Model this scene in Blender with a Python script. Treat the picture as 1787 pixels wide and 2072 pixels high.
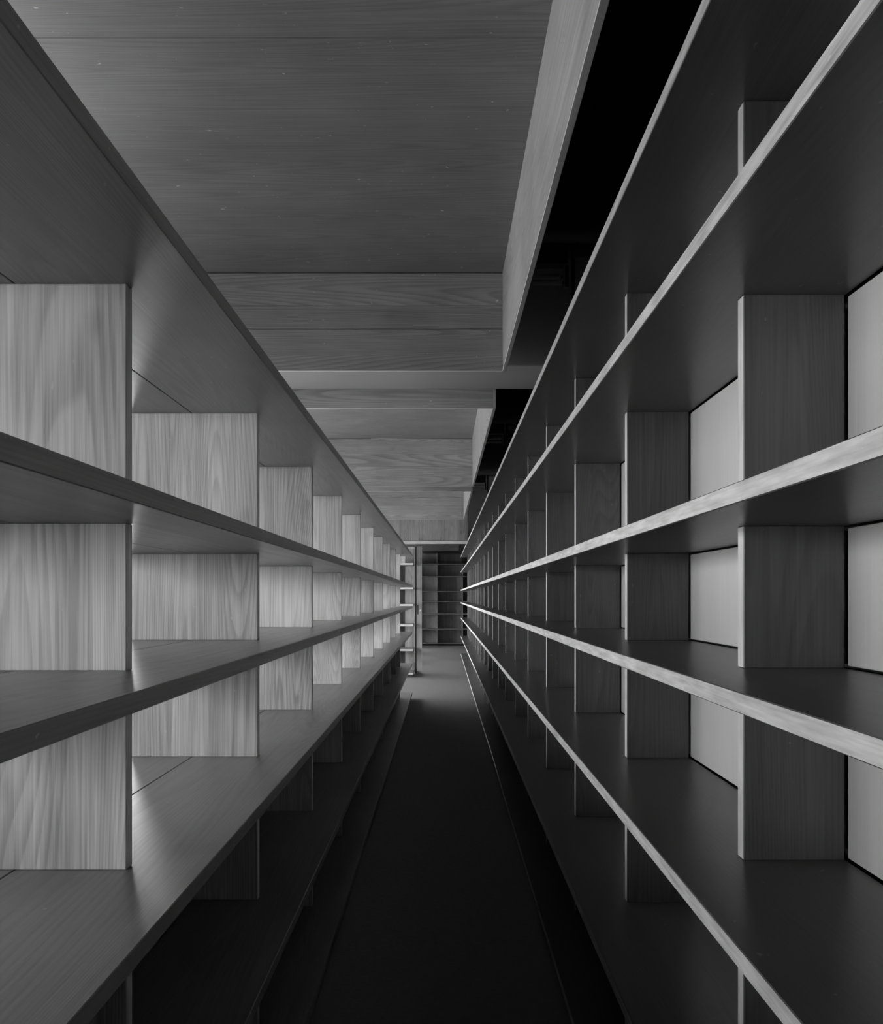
import bpy, bmesh, math, random
from mathutils import Vector

for o in list(bpy.data.objects):
    bpy.data.objects.remove(o, do_unlink=True)
scene = bpy.context.scene
C = scene.collection
random.seed(4)

# ------------------------------------------------------------------ camera
EYE = 1.39
FPX = 1600.0
W, H = 1787.0, 2072.0
VPX, VPY = 897.0, 1207.0
cam_data = bpy.data.cameras.new('camera')
cam = bpy.data.objects.new('camera', cam_data)
C.objects.link(cam)
cam.location = (0, 0, EYE)
cam.rotation_euler = (math.radians(90), 0, 0)
cam_data.sensor_fit = 'VERTICAL'
cam_data.sensor_height = 36.0
cam_data.sensor_width = 36.0
cam_data.lens = 36.0 * FPX / H
cam_data.shift_x = -(VPX - W / 2) / H
cam_data.shift_y = (VPY - H / 2) / H
cam_data.clip_start = 0.02
cam_data.clip_end = 200
scene.camera = cam

# ------------------------------------------------------------------ daylight
world = bpy.data.worlds.new('overcast_sky')
scene.world = world
world.use_nodes = True
wn = world.node_tree
wn.nodes.clear()
w_out = wn.nodes.new('ShaderNodeOutputWorld')
w_bg = wn.nodes.new('ShaderNodeBackground')
w_tc = wn.nodes.new('ShaderNodeTexCoord')
w_sep = wn.nodes.new('ShaderNodeSeparateXYZ')
w_ramp = wn.nodes.new('ShaderNodeValToRGB')
wn.links.new(w_tc.outputs['Generated'], w_sep.inputs[0])
w_mr = wn.nodes.new('ShaderNodeMapRange')
w_mr.inputs['From Min'].default_value = -1.0
w_mr.inputs['From Max'].default_value = 1.0
wn.links.new(w_sep.outputs['Z'], w_mr.inputs['Value'])
wn.links.new(w_mr.outputs['Result'], w_ramp.inputs['Fac'])
w_ramp.color_ramp.elements[0].position = 0.47
w_ramp.color_ramp.elements[0].color = (0.64, 0.64, 0.64, 1)      # ground outside
w_ramp.color_ramp.elements[1].position = 0.51
w_ramp.color_ramp.elements[1].color = (1.0, 1.0, 1.0, 1)         # overcast sky
wn.links.new(w_ramp.outputs['Color'], w_bg.inputs['Color'])
w_bg.inputs['Strength'].default_value = 16.0
wn.links.new(w_bg.outputs['Background'], w_out.inputs['Surface'])

vs = scene.view_settings
vs.view_transform = 'Standard'
vs.look = 'None'
vs.exposure = 0.0
vs.gamma = 1.0
vs.use_curve_mapping = False
scene.cycles.use_denoising = True
scene.cycles.use_adaptive_sampling = True
scene.cycles.adaptive_threshold = 0.1
scene.cycles.adaptive_min_samples = 20
scene.cycles.max_bounces = 7
scene.cycles.diffuse_bounces = 5
scene.cycles.glossy_bounces = 3
scene.cycles.sample_clamp_indirect = 4.0

# ------------------------------------------------------------------ materials
def new_mat(name):
    m = bpy.data.materials.new(name)
    m.use_nodes = True
    nt = m.node_tree
    nt.nodes.clear()
    out = nt.nodes.new('ShaderNodeOutputMaterial')
    bs = nt.nodes.new('ShaderNodeBsdfPrincipled')
    nt.links.new(bs.outputs[0], out.inputs[0])
    return m, nt, bs

def math_node(nt, op, a, b=None, clamp=False):
    n = nt.nodes.new('ShaderNodeMath')
    n.operation = op
    n.use_clamp = clamp
    for i, v in enumerate((a, b)):
        if v is None:
            continue
        if isinstance(v, (int, float)):
            n.inputs[i].default_value = v
        else:
            nt.links.new(v, n.inputs[i])
    return n.outputs[0]

def wood(name, axis, lo, hi, rough=0.36, rings=0.55, streak=0.5, specks=0.25, knots=0.5, bump=0.0, spec=0.5, mottled=0.0, ring_scale=3.6, ring_count=85.0, blotch=(3.0, 2.2), stave=None, rvar=0.18, brushed=0.0, tone=0.0):
    """stained spruce; axis = direction of the grain in object space"""
    m, nt, bs = new_mat(name)
    tc = nt.nodes.new('ShaderNodeTexCoord')
    oi = nt.nodes.new('ShaderNodeObjectInfo')
    vm = nt.nodes.new('ShaderNodeVectorMath'); vm.operation = 'SCALE'
    vm.inputs[0].default_value = (37.1, 19.7, 53.3)
    nt.links.new(oi.outputs['Random'], vm.inputs['Scale'])
    add = nt.nodes.new('ShaderNodeVectorMath'); add.operation = 'ADD'
    nt.links.new(tc.outputs['Object'], add.inputs[0])
    nt.links.new(vm.outputs[0], add.inputs[1])
    def coords(across, along):
        mp = nt.nodes.new('ShaderNodeMapping')
        s = [across] * 3
        s['xyz'.index(axis)] = along
        mp.inputs['Scale'].default_value = s
        nt.links.new(add.outputs[0], mp.inputs['Vector'])
        return mp.outputs[0]
    def noise(vec, scale=1.0, detail=2.0, rough_=0.5, dist=0.0):
        n = nt.nodes.new('ShaderNodeTexNoise')
        n.inputs['Scale'].default_value = scale
        n.inputs['Detail'].default_value = detail
        n.inputs['Roughness'].default_value = rough_
        n.inputs['Distortion'].default_value = dist
        nt.links.new(vec, n.inputs['Vector'])
        return n.outputs['Fac']
    n_streak = noise(coords(42, 0.9), 1.0, 4, 0.68)
    n_fine = noise(coords(240, 5.0), 1.0, 1.5, 0.6)
    n_low = noise(coords(ring_scale, ring_scale * 0.055), 1.0, 1.0, 0.4, 0.1)
    fr = math_node(nt, 'FRACT', math_node(nt, 'MULTIPLY', n_low, ring_count))
    r_up = nt.nodes.new('ShaderNodeMapRange'); r_up.interpolation_type = 'SMOOTHSTEP'
    nt.links.new(fr, r_up.inputs['Value'])
    r_up.inputs['From Min'].default_value = 0.25
    r_up.inputs['From Max'].default_value = 0.86
    r_dn = nt.nodes.new('ShaderNodeMapRange'); r_dn.interpolation_type = 'SMOOTHSTEP'
    nt.links.new(fr, r_dn.inputs['Value'])
    r_dn.inputs['From Min'].default_value = 0.86
    r_dn.inputs['From Max'].default_value = 1.0
    ring = math_node(nt, 'SUBTRACT', r_up.outputs[0], r_dn.outputs[0])      # thin dark late wood
    ring = math_node(nt, 'MULTIPLY', ring, math_node(nt, 'ADD', n_streak, 0.35))
    n_blotch = noise(coords(*blotch), 1.0, 2.5, 0.6)
    # knots
    if knots > 0:
        vo = nt.nodes.new('ShaderNodeTexVoronoi')
        vo.inputs['Scale'].default_value = 1.0
        vo.inputs['Randomness'].default_value = 1.0
        nt.links.new(coords(6.0, 3.4), vo.inputs['Vector'])
        kn = nt.nodes.new('ShaderNodeMapRange'); kn.interpolation_type = 'SMOOTHSTEP'
        nt.links.new(vo.outputs['Distance'], kn.inputs['Value'])
        kn.inputs['From Min'].default_value = 0.04
        kn.inputs['From Max'].default_value = 0.17
        kn.inputs['To Min'].default_value = 1.0
        kn.inputs['To Max'].default_value = 0.0
    # combine: 0.5 centred
    v = math_node(nt, 'MULTIPLY', math_node(nt, 'SUBTRACT', n_streak, 0.5), streak * 1.5)
    v2 = math_node(nt, 'MULTIPLY', math_node(nt, 'SUBTRACT', 0.3, ring), rings * 0.7)
    v3 = math_node(nt, 'MULTIPLY', math_node(nt, 'SUBTRACT', n_fine, 0.5), 0.7)
    v4 = math_node(nt, 'MULTIPLY', math_node(nt, 'SUBTRACT', n_blotch, 0.5), 0.9 + mottled)
    tot = math_node(nt, 'ADD', math_node(nt, 'ADD', v, v2), math_node(nt, 'ADD', v3, v4))
    if knots > 0:
        tot = math_node(nt, 'SUBTRACT', tot, math_node(nt, 'MULTIPLY', kn.outputs[0], 0.45 * knots))
    if stave:
        sx = nt.nodes.new('ShaderNodeSeparateXYZ')
        nt.links.new(add.outputs[0], sx.inputs[0])
        fl = math_node(nt, 'FLOOR', math_node(nt, 'MULTIPLY', sx.outputs['xyz'.index(stave[0])], stave[1]))
        wnz = nt.nodes.new('ShaderNodeTexWhiteNoise'); wnz.noise_dimensions = '1D'
        nt.links.new(fl, wnz.inputs['W'])
        tot = math_node(nt, 'ADD', tot, math_node(nt, 'MULTIPLY', math_node(nt, 'SUBTRACT', wnz.outputs['Value'], 0.5), 0.28))
    tot = math_node(nt, 'ADD', tot, math_node(nt, 'MULTIPLY', math_node(nt, 'SUBTRACT', oi.outputs['Random'], 0.5), tone))
    tot = math_node(nt, 'ADD', tot, 0.5, clamp=True)
    mix = nt.nodes.new('ShaderNodeMixRGB')
    mix.inputs[1].default_value = (lo, lo, lo, 1)
    mix.inputs[2].default_value = (hi, hi, hi, 1)
    nt.links.new(tot, mix.inputs[0])
    # small pale chips and scuffs
    n_sp = noise(coords(70, 38), 1.0, 2, 0.5)
    sp = nt.nodes.new('ShaderNodeMapRange')
    nt.links.new(n_sp, sp.inputs['Value'])
    sp.inputs['From Min'].default_value = 0.735
    sp.inputs['From Max'].default_value = 0.80
    sp.inputs['To Max'].default_value = specks
    mix2 = nt.nodes.new('ShaderNodeMixRGB')
    mix2.inputs[2].default_value = (0.75, 0.75, 0.75, 1)
    nt.links.new(sp.outputs[0], mix2.inputs[0])
    nt.links.new(mix.outputs[0], mix2.inputs[1])
    nt.links.new(mix2.outputs[0], bs.inputs['Base Color'])
    r = math_node(nt, 'ADD', math_node(nt, 'MULTIPLY', math_node(nt, 'SUBTRACT', n_streak, 0.5), rvar), rough, clamp=True)
    nt.links.new(r, bs.inputs['Roughness'])
    bs.inputs['Specular IOR Level'].default_value = spec
    if brushed:                                   # sheen spreads across the grain of the lacquered boards
        cx = nt.nodes.new('ShaderNodeCombineXYZ')
        cx.inputs[0].default_value = 1.0
        bs.inputs['Anisotropic'].default_value = brushed
        nt.links.new(cx.outputs[0], bs.inputs['Tangent'])
    if bump <= 0:
        return m
    bp = nt.nodes.new('ShaderNodeBump')
    bp.inputs['Strength'].default_value = bump
    bp.inputs['Distance'].default_value = 0.002
    hsum = math_node(nt, 'ADD', n_fine, math_node(nt, 'MULTIPLY', n_streak, 0.6))
    nt.links.new(hsum, bp.inputs['Height'])
    nt.links.new(bp.outputs[0], bs.inputs['Normal'])
    return m

def plain(name, v, rough=0.6, var=0.12, scale=8.0, metallic=0.0, spec=0.5, bump=0.0, bscale=300.0):
    m, nt, bs = new_mat(name)
    tc = nt.nodes.new('ShaderNodeTexCoord')
    n = nt.nodes.new('ShaderNodeTexNoise')
    n.inputs['Scale'].default_value = scale
    n.inputs['Detail'].default_value = 5
    nt.links.new(tc.outputs['Object'], n.inputs['Vector'])
    mix = nt.nodes.new('ShaderNodeMixRGB')
    a, b = v * (1 - var), v * (1 + var)
    mix.inputs[1].default_value = (a, a, a, 1)
    mix.inputs[2].default_value = (b, b, b, 1)
    nt.links.new(n.outputs['Fac'], mix.inputs[0])
    nt.links.new(mix.outputs[0], bs.inputs['Base Color'])
    bs.inputs['Roughness'].default_value = rough
    bs.inputs['Metallic'].default_value = metallic
    bs.inputs['Specular IOR Level'].default_value = spec
    if bump:
        n2 = nt.nodes.new('ShaderNodeTexNoise')
        n2.inputs['Scale'].default_value = bscale
        n2.inputs['Detail'].default_value = 3
        nt.links.new(tc.outputs['Object'], n2.inputs['Vector'])
        bp = nt.nodes.new('ShaderNodeBump')
        bp.inputs['Strength'].default_value = bump
        bp.inputs['Distance'].default_value = 0.004
        nt.links.new(n2.outputs['Fac'], bp.inputs['Height'])
        nt.links.new(bp.outputs[0], bs.inputs['Normal'])
    return m

LO, HI = 0.20, 0.50
M_UP = wood('wood_grain_upright', 'z', LO * 1.2, HI * 1.36, rough=0.4, rings=0.38, streak=0.75, knots=0.6, stave=('x', 10.5), bump=0.0, tone=0.4)
M_SHELF = wood('wood_grain_along', 'y', LO * 0.45, HI * 0.40, rough=0.34, rings=0.4, streak=0.8, specks=0.3, knots=0.2, bump=0.0, rvar=0.30, spec=0.65, brushed=0.8)
M_SHELF_EDGE = wood('shelf_edge_along', 'y', LO * 0.45, HI * 0.40, rough=0.42, rings=0.3, specks=0.5, knots=0.0, bump=0.0, blotch=(40.0, 3.0))
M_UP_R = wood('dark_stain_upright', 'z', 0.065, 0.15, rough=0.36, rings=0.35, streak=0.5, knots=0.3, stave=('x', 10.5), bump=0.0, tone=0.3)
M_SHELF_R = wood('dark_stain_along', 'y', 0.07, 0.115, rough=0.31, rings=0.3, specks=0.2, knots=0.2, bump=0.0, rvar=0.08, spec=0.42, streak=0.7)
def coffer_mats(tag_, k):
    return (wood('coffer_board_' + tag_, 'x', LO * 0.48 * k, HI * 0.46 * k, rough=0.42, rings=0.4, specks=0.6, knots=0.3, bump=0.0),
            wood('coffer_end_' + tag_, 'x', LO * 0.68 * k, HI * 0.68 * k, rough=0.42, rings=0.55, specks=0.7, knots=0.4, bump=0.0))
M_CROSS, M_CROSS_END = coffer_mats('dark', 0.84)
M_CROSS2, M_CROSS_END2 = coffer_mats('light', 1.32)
M_BULK = wood('bulkhead_wood', 'z', LO * 0.65, HI * 0.8, rough=0.42, rings=0.35, streak=0.8, stave=('x', 6.0), bump=0.0)
M_PANEL = wood('pale_panel', 'z', 0.48, 0.60, rough=0.5, rings=0.0, specks=0.0, knots=0.0, streak=0.4, bump=0.0)
M_EDGE_Y = wood('worn_edge_along', 'y', 0.34, 0.72, rough=0.5, rings=0.1, specks=0.9, knots=0.0, streak=0.3, mottled=0.9, blotch=(70.0, 9.0), bump=0.0)
M_EDGE_Z = wood('worn_edge_upright', 'z', 0.40, 0.74, rough=0.5, rings=0.1, specks=0.5, knots=0.0, mottled=0.5, blotch=(70.0, 9.0), bump=0.0)
M_EDGE_X = wood('worn_edge_across', 'x', 0.40, 0.74, rough=0.5, rings=0.1, specks=0.9, knots=0.0, mottled=0.5, blotch=(70.0, 9.0), bump=0.0)
M_DARKWOOD = wood('dark_wood', 'z', 0.03, 0.07, rough=0.4, rings=0.3, specks=0.1)
M_CARPET = plain('grey_carpet', 0.195, rough=0.95, var=0.25, scale=60, spec=0.1, bump=0.6, bscale=420)
M_BLACK = plain('black_paint', 0.035, rough=0.8, spec=0.1)
M_BLACKMETAL = plain('black_metal', 0.05, rough=0.35, spec=0.5)
M_CONCRETE = plain('painted_concrete', 0.33, rough=0.75, var=0.05, scale=3)
M_WALL = plain('grey_wall', 0.35, rough=0.8, var=0.05, scale=3)
M_TUBE = plain('tube_glass', 0.9, rough=0.25, var=0.02)
M_METAL = plain('bright_metal', 0.8, rough=0.25, metallic=1.0, var=0.05)
M_FRAME = plain('window_frame_paint', 0.25, rough=0.5)

m_glass = bpy.data.materials.new('window_glass'); m_glass.use_nodes = True
gt = m_glass.node_tree; gt.nodes.clear()
g_out = gt.nodes.new('ShaderNodeOutputMaterial')
g_mix = gt.nodes.new('ShaderNodeMixShader')
g_tr = gt.nodes.new('ShaderNodeBsdfTransparent'); g_tr.inputs[0].default_value = (0.93, 0.93, 0.93, 1)
g_gl = gt.nodes.new('ShaderNodeBsdfGlossy'); g_gl.inputs['Roughness'].default_value = 0.02
g_mix.inputs[0].default_value = 0.06
gt.links.new(g_tr.outputs[0], g_mix.inputs[1])
gt.links.new(g_gl.outputs[0], g_mix.inputs[2])
gt.links.new(g_mix.outputs[0], g_out.inputs[0])

# ------------------------------------------------------------------ helpers
_mesh_cache = {}
def box_mesh(name, sx, sy, sz, mats, edge=None, bevel=0.0015):
    """box centred on the origin; edge = dict {(axis, sign): material index}"""
    key = (round(sx, 4), round(sy, 4), round(sz, 4), tuple(m.name for m in mats), tuple(sorted(edge.items())) if edge else None, bevel)
    if key in _mesh_cache:
        return _mesh_cache[key]
    bm = bmesh.new()
    bmesh.ops.create_cube(bm, size=1.0)
    bmesh.ops.scale(bm, vec=(sx, sy, sz), verts=bm.verts)
    if edge:
        for f in bm.faces:
            for (ax, sg), mi in edge.items():
                if f.normal['xyz'.index(ax)] * sg > 0.9:
                    f.material_index = mi
    b = min(bevel, sx * .3, sy * .3, sz * .3)
    if b > 0:
        bmesh.ops.bevel(bm, geom=list(bm.edges), offset=b, segments=1, affect='EDGES', material=0)
    me = bpy.data.meshes.new(name)
    bm.to_mesh(me); bm.free()
    for m in mats:
        me.materials.append(m)
    _mesh_cache[key] = me
    return me

def link(name, me, loc, parent=None):
    o = bpy.data.objects.new(name, me)
    C.objects.link(o)
    o.location = loc
    if parent is not None:
        o.parent = parent
        o.location = Vector(loc) - parent_world(parent)
    return o

_pw = {}
def parent_world(p):
    return _pw[p.name]

def box(name, x0, x1, y0, y1, z0, z1, mats, parent=None, edge=None, bevel=0.0015):
    if not isinstance(mats, (list, tuple)):
        mats = [mats]
    me = box_mesh(name, x1 - x0, y1 - y0, z1 - z0, mats, edge, bevel)
    o = link(name, me, ((x0 + x1) / 2, (y0 + y1) / 2, (z0 + z1) / 2), parent)
    _pw[o.name] = Vector(((x0 + x1) / 2, (y0 + y1) / 2, (z0 + z1) / 2))
    return o

def tag(o, label=None, cat=None, group=None, kind=None):
    if label: o['label'] = label
    if cat: o['category'] = cat
    if group: o['group'] = group
    if kind: o['kind'] = kind
    return o

def thing(name, loc, label, cat, group=None):
    o = bpy.data.objects.new(name, None)
    C.objects.link(o)
    o.location = loc
    _pw[o.name] = Vector(loc)
    return tag(o, label, cat, group)

def cyl(name, p0, p1, r, mat, parent=None, seg=12):
    p0, p1 = Vector(p0), Vector(p1)
    d = p1 - p0
    bm = bmesh.new()
    bmesh.ops.create_cone(bm, cap_ends=True, segments=seg, radius1=r, radius2=r, depth=d.length)
    rot = d.to_track_quat('Z', 'Y').to_matrix()
    bmesh.ops.rotate(bm, verts=bm.verts, cent=(0, 0, 0), matrix=rot)
    for f in bm.faces:
        f.smooth = len(f.verts) == 4
    me = bpy.data.meshes.new(name)
    bm.to_mesh(me); bm.free()
    me.materials.append(mat)
    return link(name, me, (p0 + p1) / 2, parent)

def struct(o):
    o['kind'] = 'structure'
    return o

# ------------------------------------------------------------------ the room
YB, YF = -4.0, 23.2
XL, XR = -2.7, 0.76
SLAB = 3.05
struct(box('floor', XL - .1, XR + .15, YB, YF, -0.12, 0.0, M_CARPET, bevel=0))
tag(bpy.data.objects['floor'], 'dark grey carpet floor of the aisle between the bookcases')
struct(box('ceiling', XL - .1, XR + .15, YB, YF, SLAB, SLAB + .15, M_BLACK, bevel=0))
struct(box('wall_right', XR, XR + .15, YB, YF, 0, SLAB, M_BLACK, bevel=0))
struct(box('wall_far', XL, XR, YF, YF + .15, 0, SLAB, M_WALL, bevel=0))
struct(box('wall_behind', XL, XR, YB - .15, YB, 0, SLAB, M_WALL, bevel=0))
SILL, HEAD = 1.16, 2.12
SILL_MID, YMID = 0.85, 3.37
SILL_FAR, YSILL = 0.22, 10.42                                    # taller glazing past the end of the long bookcase
wl = struct(box('wall_left', XL - .2, XL, YB, YMID, 0, SILL, M_WALL, bevel=0))
struct(box('wall_left_mid', XL - .2, XL, YMID, YSILL, 0, SILL_MID, M_WALL, bevel=0))
struct(box('wall_left_low', XL - .2, XL, YSILL, YF, 0, SILL_FAR, M_WALL, bevel=0))
struct(box('wall_left_lintel', XL - .2, XL, YB, YF, HEAD, SLAB, M_WALL, bevel=0))
struct(box('sky_blocker', XL - 1.5, XL - .2, YB, YF, 2.62, 2.8, M_WALL, bevel=0))  # unseen overhang, added to cut off light from the high sky
def sill_at(y):
    return SILL if y < YMID else (SILL_MID if y < YSILL else SILL_FAR)
PER, Y0W, NW = 2.35, -3.68, 11
for i in range(NW + 1):
    y = Y0W + i * PER
    y0, y1 = (YB, y + .11) if i == 0 else (y - .11, min(y + .11, YF))
    if i == NW:
        y1 = YF
    struct(box('wall_left_pier', XL - .2, XL, y0, y1, sill_at(y - .3), HEAD, M_WALL, bevel=0))
for i in range(NW):
    a, b = Y0W + i * PER + .11, Y0W + (i + 1) * PER - .11
    sl = sill_at(a)
    w = thing('window_%d' % (i + 1), (XL - .12, (a + b) / 2, sl), None, None)
    struct(w)
    t = .05
    box('window_frame', XL - .15, XL - .09, a, b, sl, sl + t, M_FRAME, w)
    box('window_frame', XL - .15, XL - .09, a, b, HEAD - t, HEAD, M_FRAME, w)
    box('window_frame', XL - .15, XL - .09, a, a + t, sl + t, HEAD - t, M_FRAME, w)
    box('window_frame', XL - .15, XL - .09, b - t, b, sl + t, HEAD - t, M_FRAME, w)
    box('window_pane', XL - .123, XL - .117, a + t, b - t, sl + t, HEAD - t, m_glass, w, bevel=0)
    ld = bpy.data.lights.new('daylight_portal', 'AREA')
    ld.shape = 'RECTANGLE'
    ld.size, ld.size_y = b - a, HEAD - sl
    ld.cycles.is_portal = True
    lo = bpy.data.objects.new('daylight_portal', ld)
    C.objects.link(lo)
    lo.location = (XL - .21, (a + b) / 2, (sl + HEAD) / 2)
    lo.rotation_euler = (0, math.radians(-90), math.radians(0))
    lo.rotation_euler = Vector((1, 0, 0)).to_track_quat('-Z', 'Y').to_euler()

# ------------------------------------------------------------------ bookcases
T = 0.029
LEVELS = [0.082, 0.485, 0.912, 1.260, 1.547, 1.966, 2.317]     # tops of the boards, base first

# double-sided bookcase, left of the aisle
AL = 0.42
bl = thing('double_sided_bookcase', (-.75, 4, 0),
           'long open double-sided wooden bookcase with empty shelves, dark shelf edges towards the aisle', 'bookcase', 'empty bookcases along the aisle')
LY0, LY1 = -3.95, 10.77
for z in LEVELS[:6]:
    box('shelf_board', -.749, -AL, LY0, LY1, z - T, z, [M_SHELF, M_SHELF_EDGE], bl, edge={('x', 1): 1, ('x', -1): 1})
    box('shelf_board', -1.08, -.7515, LY0, LY1, z - T, z, [M_SHELF, M_SHELF_EDGE], bl, edge={('x', 1): 1, ('x', -1): 1})
ul = [1.409 + .976 * k for k in range(-5, 10)]
for y in ul:
    for z0, z1 in zip(LEVELS[:5], LEVELS[1:6]):
        box('upright', -.9315, -.554, y - .027, y, z0, z1 - T, M_UP, bl)
for y0, y1 in zip(ul[:-1], ul[1:]):
    for z0, z1 in zip(LEVELS[:2], LEVELS[1:3]):
        box('divider_panel', -.925, -.913, y0, y1 - .027, z0, z1 - T, M_DARKWOOD, bl)
box('plinth', -1.03, -.47, LY0, LY1 - .04, 0, LEVELS[0] - T, M_DARKWOOD, bl)

# wall bookcase, right of the aisle
AR = 0.402
br = thing('wall_bookcase', (.57, 7, 0),
           'long wooden wall bookcase with pale back panels and worn bright shelf edges', 'bookcase', 'empty bookcases along the aisle')
RY0, RY1 = -3.95, 18.15
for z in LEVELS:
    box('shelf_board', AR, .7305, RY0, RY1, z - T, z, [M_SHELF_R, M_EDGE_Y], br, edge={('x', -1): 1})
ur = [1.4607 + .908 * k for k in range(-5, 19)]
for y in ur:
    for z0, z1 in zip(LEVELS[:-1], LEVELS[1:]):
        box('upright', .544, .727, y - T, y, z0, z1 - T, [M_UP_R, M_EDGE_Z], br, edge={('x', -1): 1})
for y0, y1 in zip(ur[:-1], ur[1:]):
    for z0, z1 in zip(LEVELS[:-1], LEVELS[1:]):
        box('back_panel', .7315, .745, y0 + .002, y1 - T - .002, z0 + .0045, z1 - T - .0045, M_PANEL, br)
box('plinth', .45, .74, RY0, RY1 - .04, 0, LEVELS[0] - T, M_DARKWOOD, br)

# ------------------------------------------------------------------ timber ceiling coffers
CB, CT = EYE + 1.04, EYE + 1.49
XC = 0.273
BT = 0.018
def coffer(y0, y1, ysplit, label, mt):
    M_C, M_E = mt
    c = thing('ceiling_coffer', (-1.0, (y0 + y1) / 2, CB), label, 'ceiling panel', 'timber ceiling coffers over the aisle')
    x0 = XL + .02
    for a, b, dz in ((y0 + BT, ysplit - .001, 0.0), (ysplit + .001, y1, 0.0015)):
        box('ceiling_board', x0, XC + BT, a, b, CT + dz, CT + .02 + dz, M_C, c)
    zs = [CB, CB + .192, CB + .299, CT]
    for i in range(3):
        d = (0.0, .0015, .0005)[i]
        box('end_board', x0, XC, y1 - d, y1 - d + BT, zs[i] + .0006, zs[i + 1] - .0006, [M_E, M_EDGE_X], c,
            edge={('z', -1): 1} if i == 0 else None)
    box('front_board', x0, XC, y0, y0 + BT, CB, CT, [M_E, M_EDGE_X], c, edge={('z', -1): 1})
    box('side_board', XC, XC + BT, y0, y1 + BT, CB, CT, [M_SIDE], c)
    return c
M_SIDE = wood('coffer_side_wood', 'y', LO * .9, HI * .85, rough=0.42, rings=0.4, specks=0.2, knots=0.2)
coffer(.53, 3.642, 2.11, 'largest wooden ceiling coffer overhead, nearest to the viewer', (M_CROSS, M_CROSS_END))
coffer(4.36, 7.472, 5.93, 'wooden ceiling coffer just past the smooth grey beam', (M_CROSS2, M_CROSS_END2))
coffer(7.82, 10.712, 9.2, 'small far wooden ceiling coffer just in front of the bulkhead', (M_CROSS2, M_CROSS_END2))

# smooth beam between the coffers
bmo = box('ceiling_beam', XL, XR, 3.86, 4.29, EYE + 1.126, SLAB, M_CONCRETE, bevel=.004)
tag(bmo, 'smooth grey painted beam crossing between two wooden coffers', 'beam')

# tube lamps in the dark slots
def lamp(y, label):
    z = EYE + 1.49
    t = thing('tube_lamp', (.2, y, SLAB), label, 'lamp', 'unlit tube lamps in the ceiling slots')
    box('housing', -.75, .585, y - .03, y + .03, z + .075, SLAB, M_BLACKMETAL, t)
    for dz in (0.0, .048):
        yy = y + (0.0 if dz == 0 else .055)
        cyl('tube', (-.70, yy, z + dz - .002), (.562, yy, z + dz - .002), .013, M_TUBE, t)
        cyl('tube_pin', (.562, yy, z + dz - .002), (.574, yy, z + dz - .002), .005, M_METAL, t)
        box('lampholder', .574, .592, yy - .016, yy + .016, z + dz - .028, z + .075, M_BLACKMETAL, t)
    box('bracket', .606, .622, y - .01, y + .01, z - .32, SLAB, M_BLACKMETAL, t)
    return t
lamp(3.75, 'unlit tube lamp in the black slot beside the largest coffer')
lamp(7.62, 'unlit tube lamp in the slot past the second coffer')
lamp(10.9, 'small far unlit tube lamp in the slot above the bulkhead')

# bulkhead
bk = thing('timber_bulkhead', (-.4, 13.0, EYE + .87), 'vertical-grained wooden bulkhead with pale bottom edge crossing the far end of the aisle', 'bulkhead')
xs = [-1.9, -1.3, -.72, -.40, .02, .40]
for i in range(5):
    box('bulkhead_board', xs[i] + .0008, xs[i + 1] - .0008, 13.0 + (i % 2) * .0015, 13.03, EYE + .915, SLAB, M_BULK, bk)
box('bottom_rail', -1.9, .40, 12.985, 13.045, EYE + .868, EYE + .914, [M_EDGE_X], bk)

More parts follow.
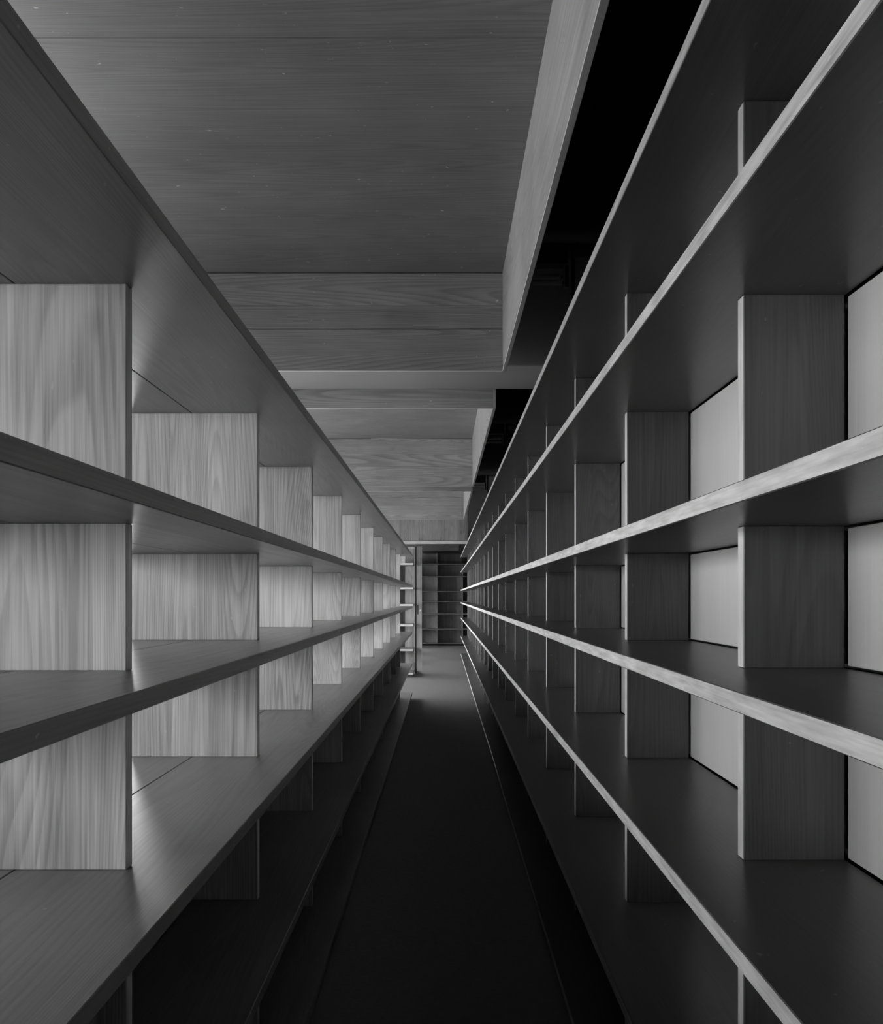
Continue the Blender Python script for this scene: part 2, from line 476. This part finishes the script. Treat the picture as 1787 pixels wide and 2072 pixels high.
# ------------------------------------------------------------------ far end
# second double-sided bookcase beyond the gap
b2 = thing('bookcase', (-.8, 13.6, 0), 'far bookcase end with pale shelf ends behind the long double-sided bookcase', 'bookcase')
for z in LEVELS[:6]:
    box('shelf_board', -1.08, -.515, 13.58, 14.19, z - .034, z, [M_SHELF_EDGE, M_EDGE_X], b2, edge={('y', -1): 1})
for z0, z1 in zip(LEVELS[:5], LEVELS[1:6]):
    box('back_panel', -.684, -.517, 14.16, 14.18, z0, z1 - .034, M_BULK, b2)
    box('shade_panel', -1.07, -.686, 14.15, 14.18, z0, z1 - .034, M_BLACK, b2)  # black panel standing in for the divider's shadow
box('back_panel', -.684, -.517, 14.16, 14.18, LEVELS[5], 2.25, M_BULK, b2)
box('plinth', -1.05, -.53, 13.63, 14.17, 0, LEVELS[0] - .034, M_DARKWOOD, b2)

M_POST = wood('post_wood', 'z', LO * 0.85, HI * 0.95, rough=0.42, rings=0.35, streak=0.8)
p = thing('door_post', (-.425, 14.2, 0), 'narrow wooden post with a small bright latch at the far end of the aisle', 'post')
box('post_board', -.477, -.382, 14.2, 14.26, 0, 2.29, M_POST, p)
box('gap_shade', -.513, -.479, 14.21, 14.26, 0, 2.29, M_DARKWOOD, p)  # dark strip filling the gap beside the post, in place of its shade
box('pull_slot', -.462, -.447, 14.196, 14.2, 1.07, 1.23, M_BLACK, p, bevel=.0005)
box('latch', -.417, -.398, 14.19, 14.2, 1.125, 1.15, M_METAL, p)

for y, x1 in ((16.65, -.47), (19.0, -.52), (21.3, -.59)):
    struct(box('shadow_fin', -1.7, x1, y, y + .05, 0, 2.43, M_UP))  # unseen fins behind the post, added to cast shadow bands on the carpet

b3 = thing('end_bookcase', (-.2, 22.5, 0), 'dark bookcase with six shelves closing the far end of the aisle', 'bookcase')
for z in LEVELS:
    box('shelf_board', -1.3, .70, 22.3, 22.7, z - T, z, [M_SHELF_EDGE], b3)
for x in (-.905, -.195, .53):
    for z0, z1 in zip(LEVELS[:-1], LEVELS[1:]):
        box('upright', x, x + .026, 22.36, 22.68, z0, z1 - T, [M_BULK], b3)
box('upright', -.195, -.169, 22.36, 22.68, LEVELS[-1], 2.62, M_BULK, b3)
for a, b in ((-1.3, -.905), (-.879, -.195), (-.169, .53)):
    box('back_panel', a, b, 22.705, 22.72, LEVELS[0], 2.62, M_BULK, b3)
box('header_board', -1.3, .44, 22.25, 22.28, 2.68, 2.84, M_CROSS, b3)
box('plinth', -1.28, .68, 22.34, 22.68, 0, LEVELS[0] - T, M_BLACK, b3)
